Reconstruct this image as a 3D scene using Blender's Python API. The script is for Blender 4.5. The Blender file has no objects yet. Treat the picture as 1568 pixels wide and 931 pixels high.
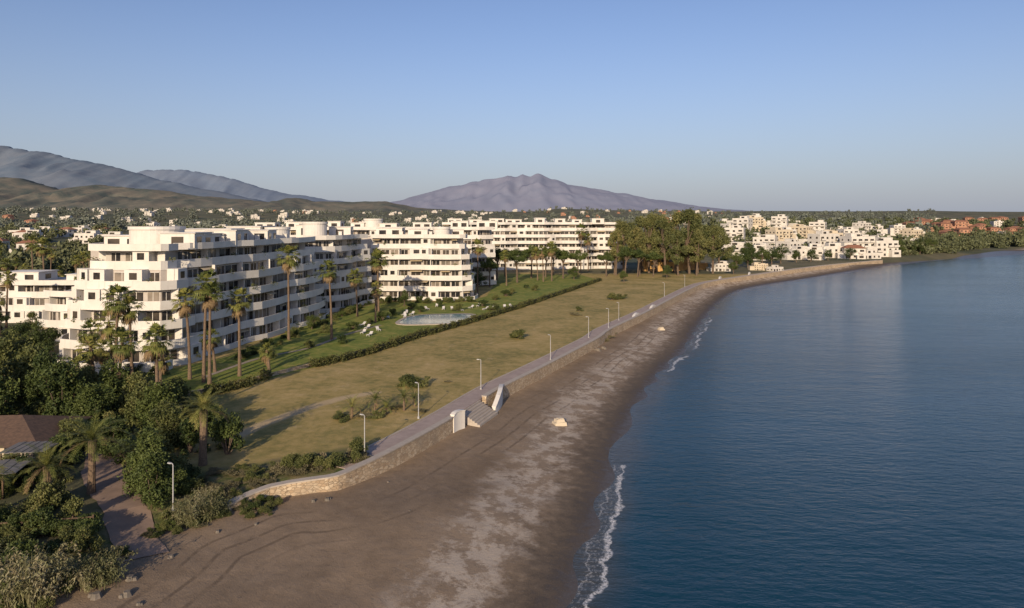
import bpy, math, random
import numpy as np
from mathutils import Vector, noise
R = random.Random(7)
RN = np.random.default_rng(11)
scene = bpy.context.scene
COL = scene.collection

# ------------------------------------------------------------------ materials
def nodes_of(name):
    m = bpy.data.materials.new(name); m.use_nodes = True
    nt = m.node_tree; b = nt.nodes['Principled BSDF']
    return m, nt, b
def N(nt, typ, **kw):
    n = nt.nodes.new(typ)
    for k, v in kw.items(): setattr(n, k, v)
    return n
def ramp(nt, fac, stops):
    r = N(nt, 'ShaderNodeValToRGB'); e = r.color_ramp.elements
    while len(e) < len(stops): e.new(0.5)
    for i, (p, c) in enumerate(stops):
        e[i].position = p; e[i].color = (*c, 1) if len(c) == 3 else c
    nt.links.new(fac, r.inputs[0]); return r.outputs[0]
def tex_noise(nt, scale, detail=4, rough=0.6, coord='P', vecscale=None):
    if coord == 'P': src = N(nt, 'ShaderNodeNewGeometry').outputs['Position']
    else: src = N(nt, 'ShaderNodeTexCoord').outputs['Object']
    if vecscale:
        mp = N(nt, 'ShaderNodeMapping'); mp.inputs['Scale'].default_value = vecscale[0]
        mp.inputs['Rotation'].default_value = vecscale[1]
        nt.links.new(src, mp.inputs[0]); src = mp.outputs[0]
    n = N(nt, 'ShaderNodeTexNoise'); n.inputs['Scale'].default_value = scale
    n.inputs['Detail'].default_value = detail; n.inputs['Roughness'].default_value = rough
    nt.links.new(src, n.inputs['Vector']); return n.outputs[0]
def mixc(nt, fac, a, b, mode='MIX'):
    m = N(nt, 'ShaderNodeMix', data_type='RGBA', blend_type=mode)
    if isinstance(fac, (int, float)): m.inputs[0].default_value = fac
    else: nt.links.new(fac, m.inputs[0])
    for i, s in ((6, a), (7, b)):
        if isinstance(s, tuple): m.inputs[i].default_value = (*s, 1)
        else: nt.links.new(s, m.inputs[i])
    return m.outputs[2]
def math_(nt, op, a, b=None, c=None, clamp=False):
    m = N(nt, 'ShaderNodeMath', operation=op, use_clamp=clamp)
    for i, s in enumerate((a, b, c)):
        if s is None: continue
        if isinstance(s, (int, float)): m.inputs[i].default_value = s
        else: nt.links.new(s, m.inputs[i])
    return m.outputs[0]
def sstep(nt, v, lo, hi):
    m = N(nt, 'ShaderNodeMapRange', interpolation_type='SMOOTHSTEP')
    nt.links.new(v, m.inputs[0]); m.inputs[1].default_value = lo; m.inputs[2].default_value = hi
    return m.outputs[0]
def attr(nt, name):
    a = N(nt, 'ShaderNodeAttribute'); a.attribute_name = name; return a.outputs['Fac']
def bump(nt, b, h, strength, dist):
    bp = N(nt, 'ShaderNodeBump'); bp.inputs['Strength'].default_value = strength
    bp.inputs['Distance'].default_value = dist
    nt.links.new(h, bp.inputs['Height']); nt.links.new(bp.outputs[0], b.inputs['Normal'])
def simple(name, c1, c2=None, scale=1.0, rough=0.8, bmp=0.0, spec=0.3, coord='P', lo=0.35, hi=0.65):
    m, nt, b = nodes_of(name)
    c2 = c2 or tuple(x*0.8 for x in c1)
    n = tex_noise(nt, scale, 5, 0.65, coord)
    nt.links.new(ramp(nt, n, [(lo, c1), (hi, c2)]), b.inputs['Base Color'])
    b.inputs['Roughness'].default_value = rough
    b.inputs['Specular IOR Level'].default_value = spec
    if bmp: bump(nt, b, n, bmp, 0.1)
    return m
def leafmat(name, dark, light, dry=None):
    m, nt, b = nodes_of(name)
    big = tex_noise(nt, 0.55, 2, 0.5); small = tex_noise(nt, 4.0, 2, 0.6)
    oi = N(nt, 'ShaderNodeObjectInfo').outputs['Random']
    f = math_(nt, 'ADD', math_(nt, 'MULTIPLY', big, 0.6), math_(nt, 'MULTIPLY', small, 0.5))
    f = math_(nt, 'ADD', f, math_(nt, 'MULTIPLY_ADD', oi, 0.20, -0.14))
    st = [(0.36, dark), (0.62, light)]
    if dry: st.append((0.75, dry))
    nt.links.new(ramp(nt, f, st), b.inputs['Base Color'])
    b.inputs['Roughness'].default_value = 0.65; b.inputs['Specular IOR Level'].default_value = 0.25
    return m
def wallmat(name, c1, c2):     # render with faint vertical weather staining
    m, nt, b = nodes_of(name)
    n = tex_noise(nt, 0.35, 4, 0.6)
    s = tex_noise(nt, 1.0, 4, 0.7, vecscale=((1.6,1.6,0.18),(0,0,0)))
    c = ramp(nt, n, [(0.35,c1),(0.65,c2)])
    c = mixc(nt, math_(nt,'MULTIPLY',sstep(nt,s,0.52,0.72),0.35), c, tuple(x*0.72 for x in c2))
    nt.links.new(c, b.inputs['Base Color']); b.inputs['Roughness'].default_value = 0.85
    b.inputs['Specular IOR Level'].default_value = 0.3
    return m

M = {}
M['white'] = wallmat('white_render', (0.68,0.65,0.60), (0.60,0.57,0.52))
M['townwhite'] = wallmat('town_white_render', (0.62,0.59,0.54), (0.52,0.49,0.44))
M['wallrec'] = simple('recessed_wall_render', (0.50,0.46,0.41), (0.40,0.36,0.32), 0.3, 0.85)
M['roof'] = simple('roof_terrace', (0.36,0.31,0.26), (0.46,0.42,0.37), 0.4, 0.9)
def glassmat(name, c1, c2):
    m, nt, b = nodes_of(name)
    n = tex_noise(nt, 0.45, 2, 0.5)
    nt.links.new(ramp(nt, n, [(0.4, c1), (0.6, c2)]), b.inputs['Base Color'])
    b.inputs['Roughness'].default_value = 0.12; return m
M['glass'] = glassmat('window_glass', (0.020,0.020,0.022), (0.075,0.062,0.050))
M['curtain'] = glassmat('curtained_window', (0.14,0.125,0.105), (0.26,0.22,0.18))
M['awning'] = simple('awning_canvas', (0.45,0.36,0.22), (0.5,0.42,0.3), 1, 0.9)
M['terracotta'] = simple('terracotta_tile', (0.32,0.15,0.09), (0.23,0.11,0.07), 1.5, 0.9)
M['redwall'] = simple('terracotta_render', (0.42,0.23,0.15), (0.34,0.18,0.12), 0.02, 0.9)
M['ochre'] = simple('ochre_render', (0.54,0.33,0.13), (0.48,0.28,0.11), 0.3, 0.9)
M['cream'] = simple('cream_render', (0.57,0.49,0.37), (0.51,0.44,0.33), 0.2, 0.9)
M['trunk'] = simple('palm_trunk', (0.20,0.14,0.095), (0.11,0.08,0.055), 6, 0.95, 0.5)
M['bark'] = simple('bark', (0.17,0.125,0.09), (0.09,0.065,0.048), 4, 0.95, 0.5)
M['skirt'] = simple('dead_fronds', (0.24,0.17,0.09), (0.14,0.095,0.05), 3, 0.95)
M['palm'] = leafmat('palm_leaf', (0.060,0.080,0.018), (0.185,0.185,0.048), (0.27,0.225,0.07))
M['leafA'] = leafmat('broad_leaf', (0.024,0.042,0.012), (0.085,0.108,0.028))
M['leafB'] = leafmat('olive_leaf', (0.044,0.058,0.018), (0.130,0.138,0.044), (0.18,0.160,0.062))
M['leafE'] = leafmat('eucalyptus_leaf', (0.060,0.075,0.026), (0.150,0.150,0.052), (0.23,0.18,0.068))
M['leafF'] = leafmat('distant_hazed_leaf', (0.060,0.078,0.040), (0.128,0.138,0.068))  # leaf colour lightened and blued to stand in for distance haze
M['leafG'] = leafmat('far_hazed_leaf', (0.100,0.122,0.105), (0.160,0.172,0.135))  # aerial haze mixed into the leaf colour of the farthest trees
M['scrub'] = leafmat('scrub_leaf', (0.075,0.07,0.035), (0.17,0.15,0.085), (0.24,0.20,0.12))
M['reed'] = leafmat('reed_leaf', (0.075,0.085,0.035), (0.17,0.165,0.08), (0.28,0.245,0.16))
M['hedge'] = leafmat('hedge_leaf', (0.026,0.036,0.012), (0.085,0.088,0.026), (0.13,0.10,0.045))
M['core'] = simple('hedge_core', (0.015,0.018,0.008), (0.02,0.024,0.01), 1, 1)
M['paving'] = simple('promenade_paving', (0.40,0.32,0.28), (0.32,0.255,0.225), 0.8, 0.9)
M['pinkpath'] = simple('sandy_path', (0.31,0.22,0.165), (0.23,0.165,0.125), 0.6, 0.95)
M['kerb'] = simple('kerb_stone', (0.44,0.39,0.33), (0.38,0.33,0.28), 2, 0.9)
M['gpath'] = simple('garden_paving', (0.34,0.29,0.22), (0.26,0.22,0.17), 1, 0.9)
M['metal'] = simple('grey_painted_metal', (0.42,0.42,0.42), (0.34,0.34,0.34), 3, 0.5)
M['lamp'] = simple('lamp_diffuser', (0.62,0.62,0.6), (0.56,0.56,0.54), 3, 0.3)
M['plastic'] = simple('white_lounger', (0.60,0.58,0.55), (0.52,0.50,0.48), 2, 0.6)
M['wood'] = simple('weathered_wood', (0.13,0.085,0.055), (0.08,0.055,0.04), 3, 0.9)
M['greyroof'] = simple('grey_sheet_roof', (0.20,0.19,0.18), (0.13,0.125,0.12), 1, 0.8)
M['brownroof'] = simple('brown_tile_roof', (0.15,0.095,0.065), (0.09,0.06,0.045), 3, 0.9)
M['rock'] = simple('rock', (0.20,0.17,0.14), (0.11,0.10,0.085), 2, 0.95, 0.6)
def stone():
    m, nt, b = nodes_of('coursed_stone')
    pos = N(nt, 'ShaderNodeNewGeometry').outputs['Position']
    mp = N(nt, 'ShaderNodeMapping'); mp.inputs['Scale'].default_value = (1,1,1.7); nt.links.new(pos, mp.inputs[0])
    v = N(nt, 'ShaderNodeTexVoronoi'); v.inputs['Scale'].default_value = 2.3; nt.links.new(mp.outputs[0], v.inputs[0])
    e = N(nt, 'ShaderNodeTexVoronoi', feature='DISTANCE_TO_EDGE'); e.inputs['Scale'].default_value = 2.3; nt.links.new(mp.outputs[0], e.inputs[0])
    sep = N(nt, 'ShaderNodeSeparateColor'); nt.links.new(v.outputs['Color'], sep.inputs[0])
    c = ramp(nt, sep.outputs[0], [(0.0,(0.36,0.26,0.165)),(0.5,(0.47,0.36,0.24)),(1.0,(0.55,0.45,0.32))])
    j = sstep(nt, e.outputs['Distance'], 0.0, 0.07)
    big = tex_noise(nt, 0.25, 3, 0.6)
    c = mixc(nt, j, (0.24,0.18,0.12), c)
    c = mixc(nt, math_(nt,'MULTIPLY',sstep(nt, big, 0.45, 0.7),0.6), c, (0.26,0.21,0.155))
    nt.links.new(c, b.inputs['Base Color']); b.inputs['Roughness'].default_value = 0.95
    bump(nt, b, j, 0.6, 0.05); return m
M['stone'] = stone()

# ------------------------------------------------------------------ mesh helpers
def offset(pts, d):
    out = []; n = len(pts)
    for i, p in enumerate(pts):
        a = pts[max(i-1,0)]; c = pts[min(i+1,n-1)]
        def nrm(u, v):
            dx, dy = v[0]-u[0], v[1]-u[1]; l = math.hypot(dx,dy) or 1
            return dy/l, -dx/l
        n1 = nrm(a,p) if i > 0 else nrm(p,c); n2 = nrm(p,c) if i < n-1 else n1
        mx, my = n1[0]+n2[0], n1[1]+n2[1]; l = math.hypot(mx,my) or 1; mx/=l; my/=l
        k = min(1/max(0.3, mx*n1[0]+my*n1[1]), 1.5)
        out.append((p[0]+mx*d*k, p[1]+my*d*k))
    return out
def catmull(pts, sub=4):
    out = []; n = len(pts)
    for i in range(n-1):
        p0 = pts[max(i-1,0)]; p1 = pts[i]; p2 = pts[i+1]; p3 = pts[min(i+2,n-1)]
        for s in range(sub):
            t = s/sub
            out.append(tuple(0.5*((2*p1[k])+(-p0[k]+p2[k])*t+(2*p0[k]-5*p1[k]+4*p2[k]-p3[k])*t*t+(-p0[k]+3*p1[k]-3*p2[k]+p3[k])*t**3) for k in range(len(p1))))
    out.append(tuple(pts[-1])); return out
def resample(pts, step):
    out = [pts[0]]; L = 0; acc = []
    for i in range(len(pts)-1):
        l = math.dist(pts[i], pts[i+1]); acc.append((L, l)); L += l
    n = max(1, round(L/step))
    for k in range(1, n):
        s = L*k/n
        for i, (a, l) in enumerate(acc):
            if a <= s <= a+l:
                t = (s-a)/l; out.append((pts[i][0]+(pts[i+1][0]-pts[i][0])*t, pts[i][1]+(pts[i+1][1]-pts[i][1])*t)); break
    out.append(pts[-1]); return out

class MB:
    def __init__(s): s.v=[]; s.f=[]; s.m=[]
    def add(s, vs, fs, mat=0):
        o = len(s.v); s.v += [tuple(v) for v in vs]
        for f in fs: s.f.append(tuple(i+o for i in f)); s.m.append(mat)
    def box(s, cx,cy,cz, sx,sy,sz, rz=0, mat=0, taper=1.0):
        c, q = math.cos(rz), math.sin(rz); vs = []
        for z, t in ((-.5,1),(.5,taper)):
            for x, y in ((-.5,-.5),(.5,-.5),(.5,.5),(-.5,.5)):
                X, Y = x*sx*t, y*sy*t
                vs.append((cx+X*c-Y*q, cy+X*q+Y*c, cz+z*sz))
        s.add(vs, [(3,2,1,0),(4,5,6,7),(0,1,5,4),(1,2,6,5),(2,3,7,6),(3,0,4,7)], mat)
    def prism(s, poly, z0, z1, mat=0, top=None):
        n = len(poly)
        s.add([(x,y,z0) for x,y in poly]+[(x,y,z1) for x,y in poly],
              [(i,(i+1)%n,(i+1)%n+n,i+n) for i in range(n)], mat)
        s.add([(x,y,z1) for x,y in poly], [tuple(range(n))], mat if top is None else top)
    def sweep(s, pts, o1, o2, z0, z1, mat=0):
        a = offset(pts, o1); b = offset(pts, o2); n = len(pts)
        Z0 = z0 if isinstance(z0, list) else [z0]*n; Z1 = z1 if isinstance(z1, list) else [z1]*n
        vs = []
        for i in range(n):
            vs += [(*a[i],Z0[i]),(*a[i],Z1[i]),(*b[i],Z1[i]),(*b[i],Z0[i])]
        fs = []
        for i in range(n-1):
            o, q = i*4, i*4+4
            for k in range(4): fs.append((o+k, q+k, q+(k+1)%4, o+(k+1)%4))
        fs += [(0,1,2,3), (4*n-1,4*n-2,4*n-3,4*n-4)]
        s.add(vs, fs, mat)
    def tube(s, path, radii, seg=8, mat=0, cap=True):
        vs = []; n = len(path)
        for i, p in enumerate(path):
            a = Vector(path[max(i-1,0)]); b = Vector(path[min(i+1,n-1)]); d = (b-a).normalized()
            u = d.cross(Vector((0.3,1,0.1))).normalized(); w = d.cross(u)
            for k in range(seg):
                t = 2*math.pi*k/seg; q = Vector(p)+(u*math.cos(t)+w*math.sin(t))*radii[i]
                vs.append(tuple(q))
        fs = [(i*seg+k, i*seg+(k+1)%seg, (i+1)*seg+(k+1)%seg, (i+1)*seg+k) for i in range(n-1) for k in range(seg)]
        if cap: fs.append(tuple(range((n-1)*seg, n*seg)))
        s.add(vs, fs, mat)
    def cyl(s, x,y,z0,z1,r,seg=16,mat=0,top=None,r2=None):
        r2 = r if r2 is None else r2
        P = [(x+r*math.cos(2*math.pi*k/seg), y+r*math.sin(2*math.pi*k/seg)) for k in range(seg)]
        Q = [(x+r2*math.cos(2*math.pi*k/seg), y+r2*math.sin(2*math.pi*k/seg)) for k in range(seg)]
        s.add([(*p,z0) for p in P]+[(*p,z1) for p in Q], [(i,(i+1)%seg,(i+1)%seg+seg,i+seg) for i in range(seg)], mat)
        s.add([(*p,z1) for p in Q], [tuple(range(seg))], mat if top is None else top)
    def mesh(s, name, mats, smooth=False):
        me = bpy.data.meshes.new(name); me.from_pydata(s.v, [], s.f)
        for m in mats: me.materials.append(M[m] if isinstance(m, str) else m)
        me.polygons.foreach_set('material_index', s.m)
        if smooth: me.polygons.foreach_set('use_smooth', [True]*len(s.f))
        me.update(); return me
    def obj(s, name, mats, parent=None, smooth=False):
        return place(name, s.mesh(name, mats, smooth), parent=parent)
def place(name, me, loc=(0,0,0), rz=0, sc=1, parent=None):
    o = bpy.data.objects.new(name, me); COL.objects.link(o)
    o.location = loc; o.rotation_euler = (0,0,rz)
    o.scale = sc if isinstance(sc, tuple) else (sc,sc,sc)
    if parent: o.parent = parent
    return o
def empty(name):
    o = bpy.data.objects.new(name, None); COL.objects.link(o); return o
def quadmesh(name, V, mats, midx=None):
    n = len(V)//4; me = bpy.data.meshes.new(name)
    me.vertices.add(len(V)); me.vertices.foreach_set('co', np.asarray(V, np.float32).ravel())
    me.loops.add(4*n); me.loops.foreach_set('vertex_index', np.arange(4*n, dtype=np.int32))
    me.polygons.add(n); me.polygons.foreach_set('loop_start', np.arange(0,4*n,4,dtype=np.int32))
    me.polygons.foreach_set('loop_total', np.full(n,4,np.int32))
    for m in mats: me.materials.append(M[m])
    if midx is not None: me.polygons.foreach_set('material_index', midx.astype(np.int32))
    me.update(calc_edges=True); return me
def cards(C, size, aspect=0.55):
    n = len(C)
    d = RN.normal(size=(n,3)); d /= np.linalg.norm(d,axis=1)[:,None]
    e = np.cross(d, RN.normal(size=(n,3))); e /= np.linalg.norm(e,axis=1)[:,None]
    s = size*RN.uniform(0.6,1.3,size=(n,1))
    a = d*s; b = e*s*aspect
    V = np.stack([C-a, C-b*1.0+a*0.1, C+a, C+b+a*0.1], axis=1)
    return V.reshape(-1,3)
def cloud(centers, radii, n):
    centers = np.array(centers,float); radii = np.array(radii,float)
    if radii.ndim == 1: radii = np.repeat(radii[:,None],3,axis=1)
    w = radii.prod(axis=1)**(2/3); k = RN.choice(len(centers), n, p=w/w.sum())
    d = RN.normal(size=(n,3)); d /= np.linalg.norm(d,axis=1)[:,None]
    r = RN.uniform(0.25,1.0,size=(n,1))**0.45
    lump = 1+0.22*np.sin(d[:,:1]*5+k[:,None])*np.sin(d[:,1:2]*6+2*k[:,None])*1.3+0.12*np.sin(d[:,2:3]*11+k[:,None])
    r = r*lump*(1+0.25*np.abs(RN.normal(size=(n,1)))*(RN.random((n,1))<0.22))
    return centers[k]+d*r*radii[k]

# ------------------------------------------------------------------ terrain (metres; +Y away from the viewpoint, sea level z=0)
SHORE = catmull([(-12,-600),(-5,-60),(-3,0),(0,20),(1.6,36),(3.4,47.5),(6.2,57.2),(9.2,68.3),(12.7,82.3),(18.2,99.7),(26.2,121),(37.2,146),(51.3,184),(74.6,239),(96,274),(144.5,324),(215,397),(305,478),(423,564),(537,613),(700,640),(900,700),(1500,900),(4000,1500),(20000,4000)],3)
WALLP = [(-24.4,58),(-21.8,61.3),(-17.1,63),(-15.2,65.3),(-11.4,72.8),(-6.7,83.8),(-2.2,95.9),(3.7,108.3),(11.5,125.1),(17.3,138),(21.6,149.7),(33.5,174.2),(45.3,200.4),(63.4,240),(77.3,264),(112,303),(161.8,355),(219,404)]
WALLC = catmull(WALLP,3)
LANDE = [(-80,-600),(-60,-50),(-45,30),(-36,42),(-29.5,45.5),(-27.9,50),(-27.4,54.2),(-25.5,56.4)]+WALLC+[(434,579),(540,632),(700,662),(900,725),(1500,930),(4000,1540),(20000,4060)]
HEDGE = [(-47,91.2),(-41.1,94.6),(-34.4,107.6),(-26.1,121.7),(-19.2,139.3),(-9.8,159.7),(2.9,188.6),(16.1,222),(35,270)]
LAWN = [(-62,92)]+HEDGE+[(30,300),(-5,305),(-8,215),(-14,200),(-38,200),(-46,170),(-50,120),(-56,108),(-66,106)]
TRACK = [(-31,74),(-29.4,80),(-26.2,87),(-23,92),(-19,95)]
def pdist(P, poly):
    best = np.full(len(P), 1e18)
    for a, b in zip(poly[:-1], poly[1:]):
        a = np.array(a); b = np.array(b); ab = b-a; L = (ab**2).sum()
        if L == 0: continue
        t = np.clip(((P-a)@ab)/L, 0, 1)
        best = np.minimum(best, ((P-(a+t[:,None]*ab))**2).sum(1))
    return np.sqrt(best)
def inside(P, poly):
    r = np.zeros(len(P), bool); x, y = P[:,0], P[:,1]; n = len(poly)
    for i in range(n):
        x1,y1 = poly[i]; x2,y2 = poly[(i+1)%n]
        if y1 == y2: continue
        c = ((y1>y)!=(y2>y)) & (x < (x2-x1)*(y-y1)/(y2-y1)+x1); r ^= c
    return r
FAR = [(20000,40000),(-40000,40000),(-40000,-600)]
def sd(P, line, closed): return pdist(P,line)*np.where(inside(P,closed),1,-1)
def ss(v,a,b):
    t = np.clip((v-a)/(b-a),0,1); return t*t*(3-2*t)
def fields(P):
    ds = sd(P,SHORE,SHORE+FAR); dw = sd(P,LANDE,LANDE+FAR)
    x, y = P[:,0], P[:,1]
    B = 2.3-0.8*ss(y,57,72); k = 6.0-5.0*ss(y,56,59)
    beach = B*np.clip(ds,0,None)/(np.clip(ds,0,None)+np.clip(-dw,0,None)+1e-6)
    und = 0.05*np.sin(x*.9+2*np.sin(y*.33))*np.sin(y*.55+x*.2)+0.04*np.sin(x*1.7-y*.8)
    und = und*ss(ds,0.5,4)*(dw<0)
    cusp = 0.055*np.sin(y*.42+x*.15+1.5*np.sin(y*.11))*np.exp(-np.abs(ds)/5)*(y<400)
    t = np.clip((dw-0.2)/(k-0.2),0,1)
    z = np.where(ds>0, beach+und, -np.minimum(0.06*np.abs(ds),4))+cusp
    z = np.where(dw>0, B+(3-B)*t*t*(3-2*t), z)
    rise = 9*ss(dw,200,600)+52*ss(dw,600,3000)+13*ss(dw,30,200)*ss(x,100,230)
    rise += ss(dw,500,1500)*(6*np.sin(x/310+1.3)*np.sin(y/420)+3*np.sin(x/130)*np.sin(y/170+2))
    z = z+np.where(dw>0, rise, 0)
    return z, ds, dw
def gz(x,y): return float(fields(np.array([[x,y]],float))[0][0])
def axis(lo,hi,step,mn,mx,g):
    c = list(np.arange(lo,hi+step/2,step)); s = step; v = hi
    while v < mx: s *= g; v += s; c.append(v)
    s = step; v = lo
    while v > mn: s *= g; v -= s; c.insert(0,v)
    return np.array(c)
def gridmesh(name, xs, ys, zf, mat):
    X, Y = np.meshgrid(xs, ys); P = np.stack([X.ravel(),Y.ravel()],1)
    z, at = zf(P); nx, ny = len(xs), len(ys)
    me = bpy.data.meshes.new(name); me.vertices.add(nx*ny)
    me.vertices.foreach_set('co', np.column_stack([P,z]).astype(np.float32).ravel())
    i = (np.arange(ny-1)[:,None]*nx+np.arange(nx-1)[None,:]).ravel()
    F = np.stack([i,i+1,i+nx+1,i+nx],1).astype(np.int32); n = len(F)
    me.loops.add(4*n); me.loops.foreach_set('vertex_index', F.ravel())
    me.polygons.add(n); me.polygons.foreach_set('loop_start', np.arange(0,4*n,4,dtype=np.int32))
    me.polygons.foreach_set('loop_total', np.full(n,4,np.int32)); me.polygons.foreach_set('use_smooth', np.ones(n,bool))
    for k, v in at.items():
        a = me.attributes.new(k,'FLOAT','POINT'); a.data.foreach_set('value', v.astype(np.float32))
    me.materials.append(mat); me.update(calc_edges=True)
    return place(name, me)

def ground_mat():
    m, nt, b = nodes_of('ground_surface')
    ds = attr(nt,'ds'); dw = attr(nt,'dw'); dl = attr(nt,'dl'); dt = attr(nt,'dt')
    n1 = tex_noise(nt,0.12,4,0.6); n2 = tex_noise(nt,0.9,5,0.65); n3 = tex_noise(nt,9,4,0.7); n0 = tex_noise(nt,0.02,3,0.5)
    nm = tex_noise(nt,0.28,4,0.65)
    # beach
    sand = ramp(nt, math_(nt,'ADD',math_(nt,'MULTIPLY',n1,0.6),math_(nt,'MULTIPLY',n2,0.4)), [(0.35,(0.165,0.118,0.076)),(0.62,(0.265,0.196,0.132))])
    dsn = math_(nt,'ADD',ds, math_(nt,'MULTIPLY_ADD',n2,5.0,-2.5))
    dsb = math_(nt,'ADD',dsn, math_(nt,'MULTIPLY_ADD',nm,9.0,-4.5))
    light = math_(nt,'MULTIPLY', sstep(nt,dsb,3.5,6.0), math_(nt,'SUBTRACT',1.0,sstep(nt,dsb,8.0,13.0)))
    patch = sstep(nt, tex_noise(nt,0.42,5,0.75), 0.44, 0.56)
    light = math_(nt,'MULTIPLY', light, math_(nt,'MULTIPLY_ADD',patch,0.80,0.12))
    c = mixc(nt, light, sand, (0.44,0.37,0.295))
    wet = math_(nt,'SUBTRACT',1.0,sstep(nt,dsn,0.5,6.5))
    c = mixc(nt, math_(nt,'MULTIPLY',wet,0.85), c, (0.064,0.052,0.042))
    peb = sstep(nt,n3,0.58,0.72)
    c = mixc(nt, math_(nt,'MULTIPLY',peb,0.4), c, (0.36,0.30,0.24))
    dk = sstep(nt,tex_noise(nt,3.5,4,0.7),0.58,0.70)
    c = mixc(nt, math_(nt,'MULTIPLY',dk,0.40), c, (0.08,0.06,0.045))
    # wheel tracks running along the beach
    tw = math_(nt,'ADD',dw, math_(nt,'MULTIPLY',tex_noise(nt,0.03,1,0.4),6.0))
    pp = math_(nt,'PINGPONG',tw,0.85)
    line = math_(nt,'SUBTRACT',1.0,sstep(nt,pp,0.05,0.24))
    zone = math_(nt,'MULTIPLY', sstep(nt,dw,-10,-8), math_(nt,'SUBTRACT',1.0,sstep(nt,dw,-4,-2.5)))
    zone = math_(nt,'MULTIPLY', zone, sstep(nt,n1,0.43,0.55))
    zone = math_(nt,'MULTIPLY', zone, sstep(nt,n2,0.36,0.52))
    c = mixc(nt, math_(nt,'MULTIPLY',math_(nt,'MULTIPLY',line,zone),0.6), c, (0.085,0.06,0.04))
    # dry grass
    g = ramp(nt, math_(nt,'ADD',math_(nt,'MULTIPLY',n1,0.55),math_(nt,'MULTIPLY',n2,0.45)), [(0.38,(0.200,0.172,0.050)),(0.49,(0.345,0.262,0.090)),(0.62,(0.460,0.335,0.140))])
    g = mixc(nt, math_(nt,'MULTIPLY',sstep(nt,nm,0.52,0.66),0.50), g, (0.195,0.180,0.055))
    g = mixc(nt, math_(nt,'MULTIPLY',sstep(nt,n3,0.45,0.65),0.30), g, (0.18,0.15,0.06))
    bare = sstep(nt,tex_noise(nt,0.35,5,0.75,vecscale=((1,.5,1),(0,0,.4))),0.58,0.70)
    g = mixc(nt, math_(nt,'MULTIPLY',bare,0.5), g, (0.46,0.345,0.19))
    tr = math_(nt,'SUBTRACT',1.0, sstep(nt, math_(nt,'ADD',dt,math_(nt,'MULTIPLY_ADD',n2,1.2,-0.6)),0.5,1.3))
    g = mixc(nt, math_(nt,'MULTIPLY',tr,0.7), g, (0.50,0.38,0.24))
    # watered lawn
    lw = ramp(nt, math_(nt,'ADD',math_(nt,'MULTIPLY',n2,0.5),math_(nt,'MULTIPLY',nm,0.5)), [(0.38,(0.100,0.145,0.018)),(0.5,(0.170,0.200,0.034)),(0.62,(0.30,0.26,0.065))])
    g = mixc(nt, sstep(nt,math_(nt,'ADD',dl,math_(nt,'MULTIPLY_ADD',n2,1.5,-0.75)),-0.3,0.3), g, lw)
    bank = attr(nt,'bank')
    g = mixc(nt, sstep(nt,math_(nt,'ADD',bank,math_(nt,'MULTIPLY_ADD',n2,4,-2)),-1,1), g, ramp(nt,n2,[(0.4,(0.07,0.088,0.024)),(0.6,(0.17,0.14,0.068))]))
    # wooded land inland
    fr = ramp(nt, n0, [(0.4,(0.060,0.070,0.034)),(0.6,(0.15,0.13,0.07))])
    far_f = sstep(nt, math_(nt,'ADD',attr(nt,'inl'),math_(nt,'MULTIPLY_ADD',n2,6,-3)), -2, 6)
    g = mixc(nt, far_f, g, fr)
    lf = sstep(nt, math_(nt,'ADD',dw,math_(nt,'MULTIPLY_ADD',n2,2.4,-1.2)), 0.0, 0.8)
    c = mixc(nt, lf, c, g)
    nt.links.new(c, b.inputs['Base Color'])
    nt.links.new(math_(nt,'MULTIPLY_ADD',math_(nt,'MULTIPLY',math_(nt,'SUBTRACT',1.0,sstep(nt,dsn,-1,2.5)),math_(nt,'SUBTRACT',1.0,lf)),-0.6,0.93), b.inputs['Roughness'])
    b.inputs['Specular IOR Level'].default_value = 0.3
    h = math_(nt,'ADD', n3, math_(nt,'MULTIPLY',n2,2.0))
    bump(nt,b,h,0.5,0.09)
    return m
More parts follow.
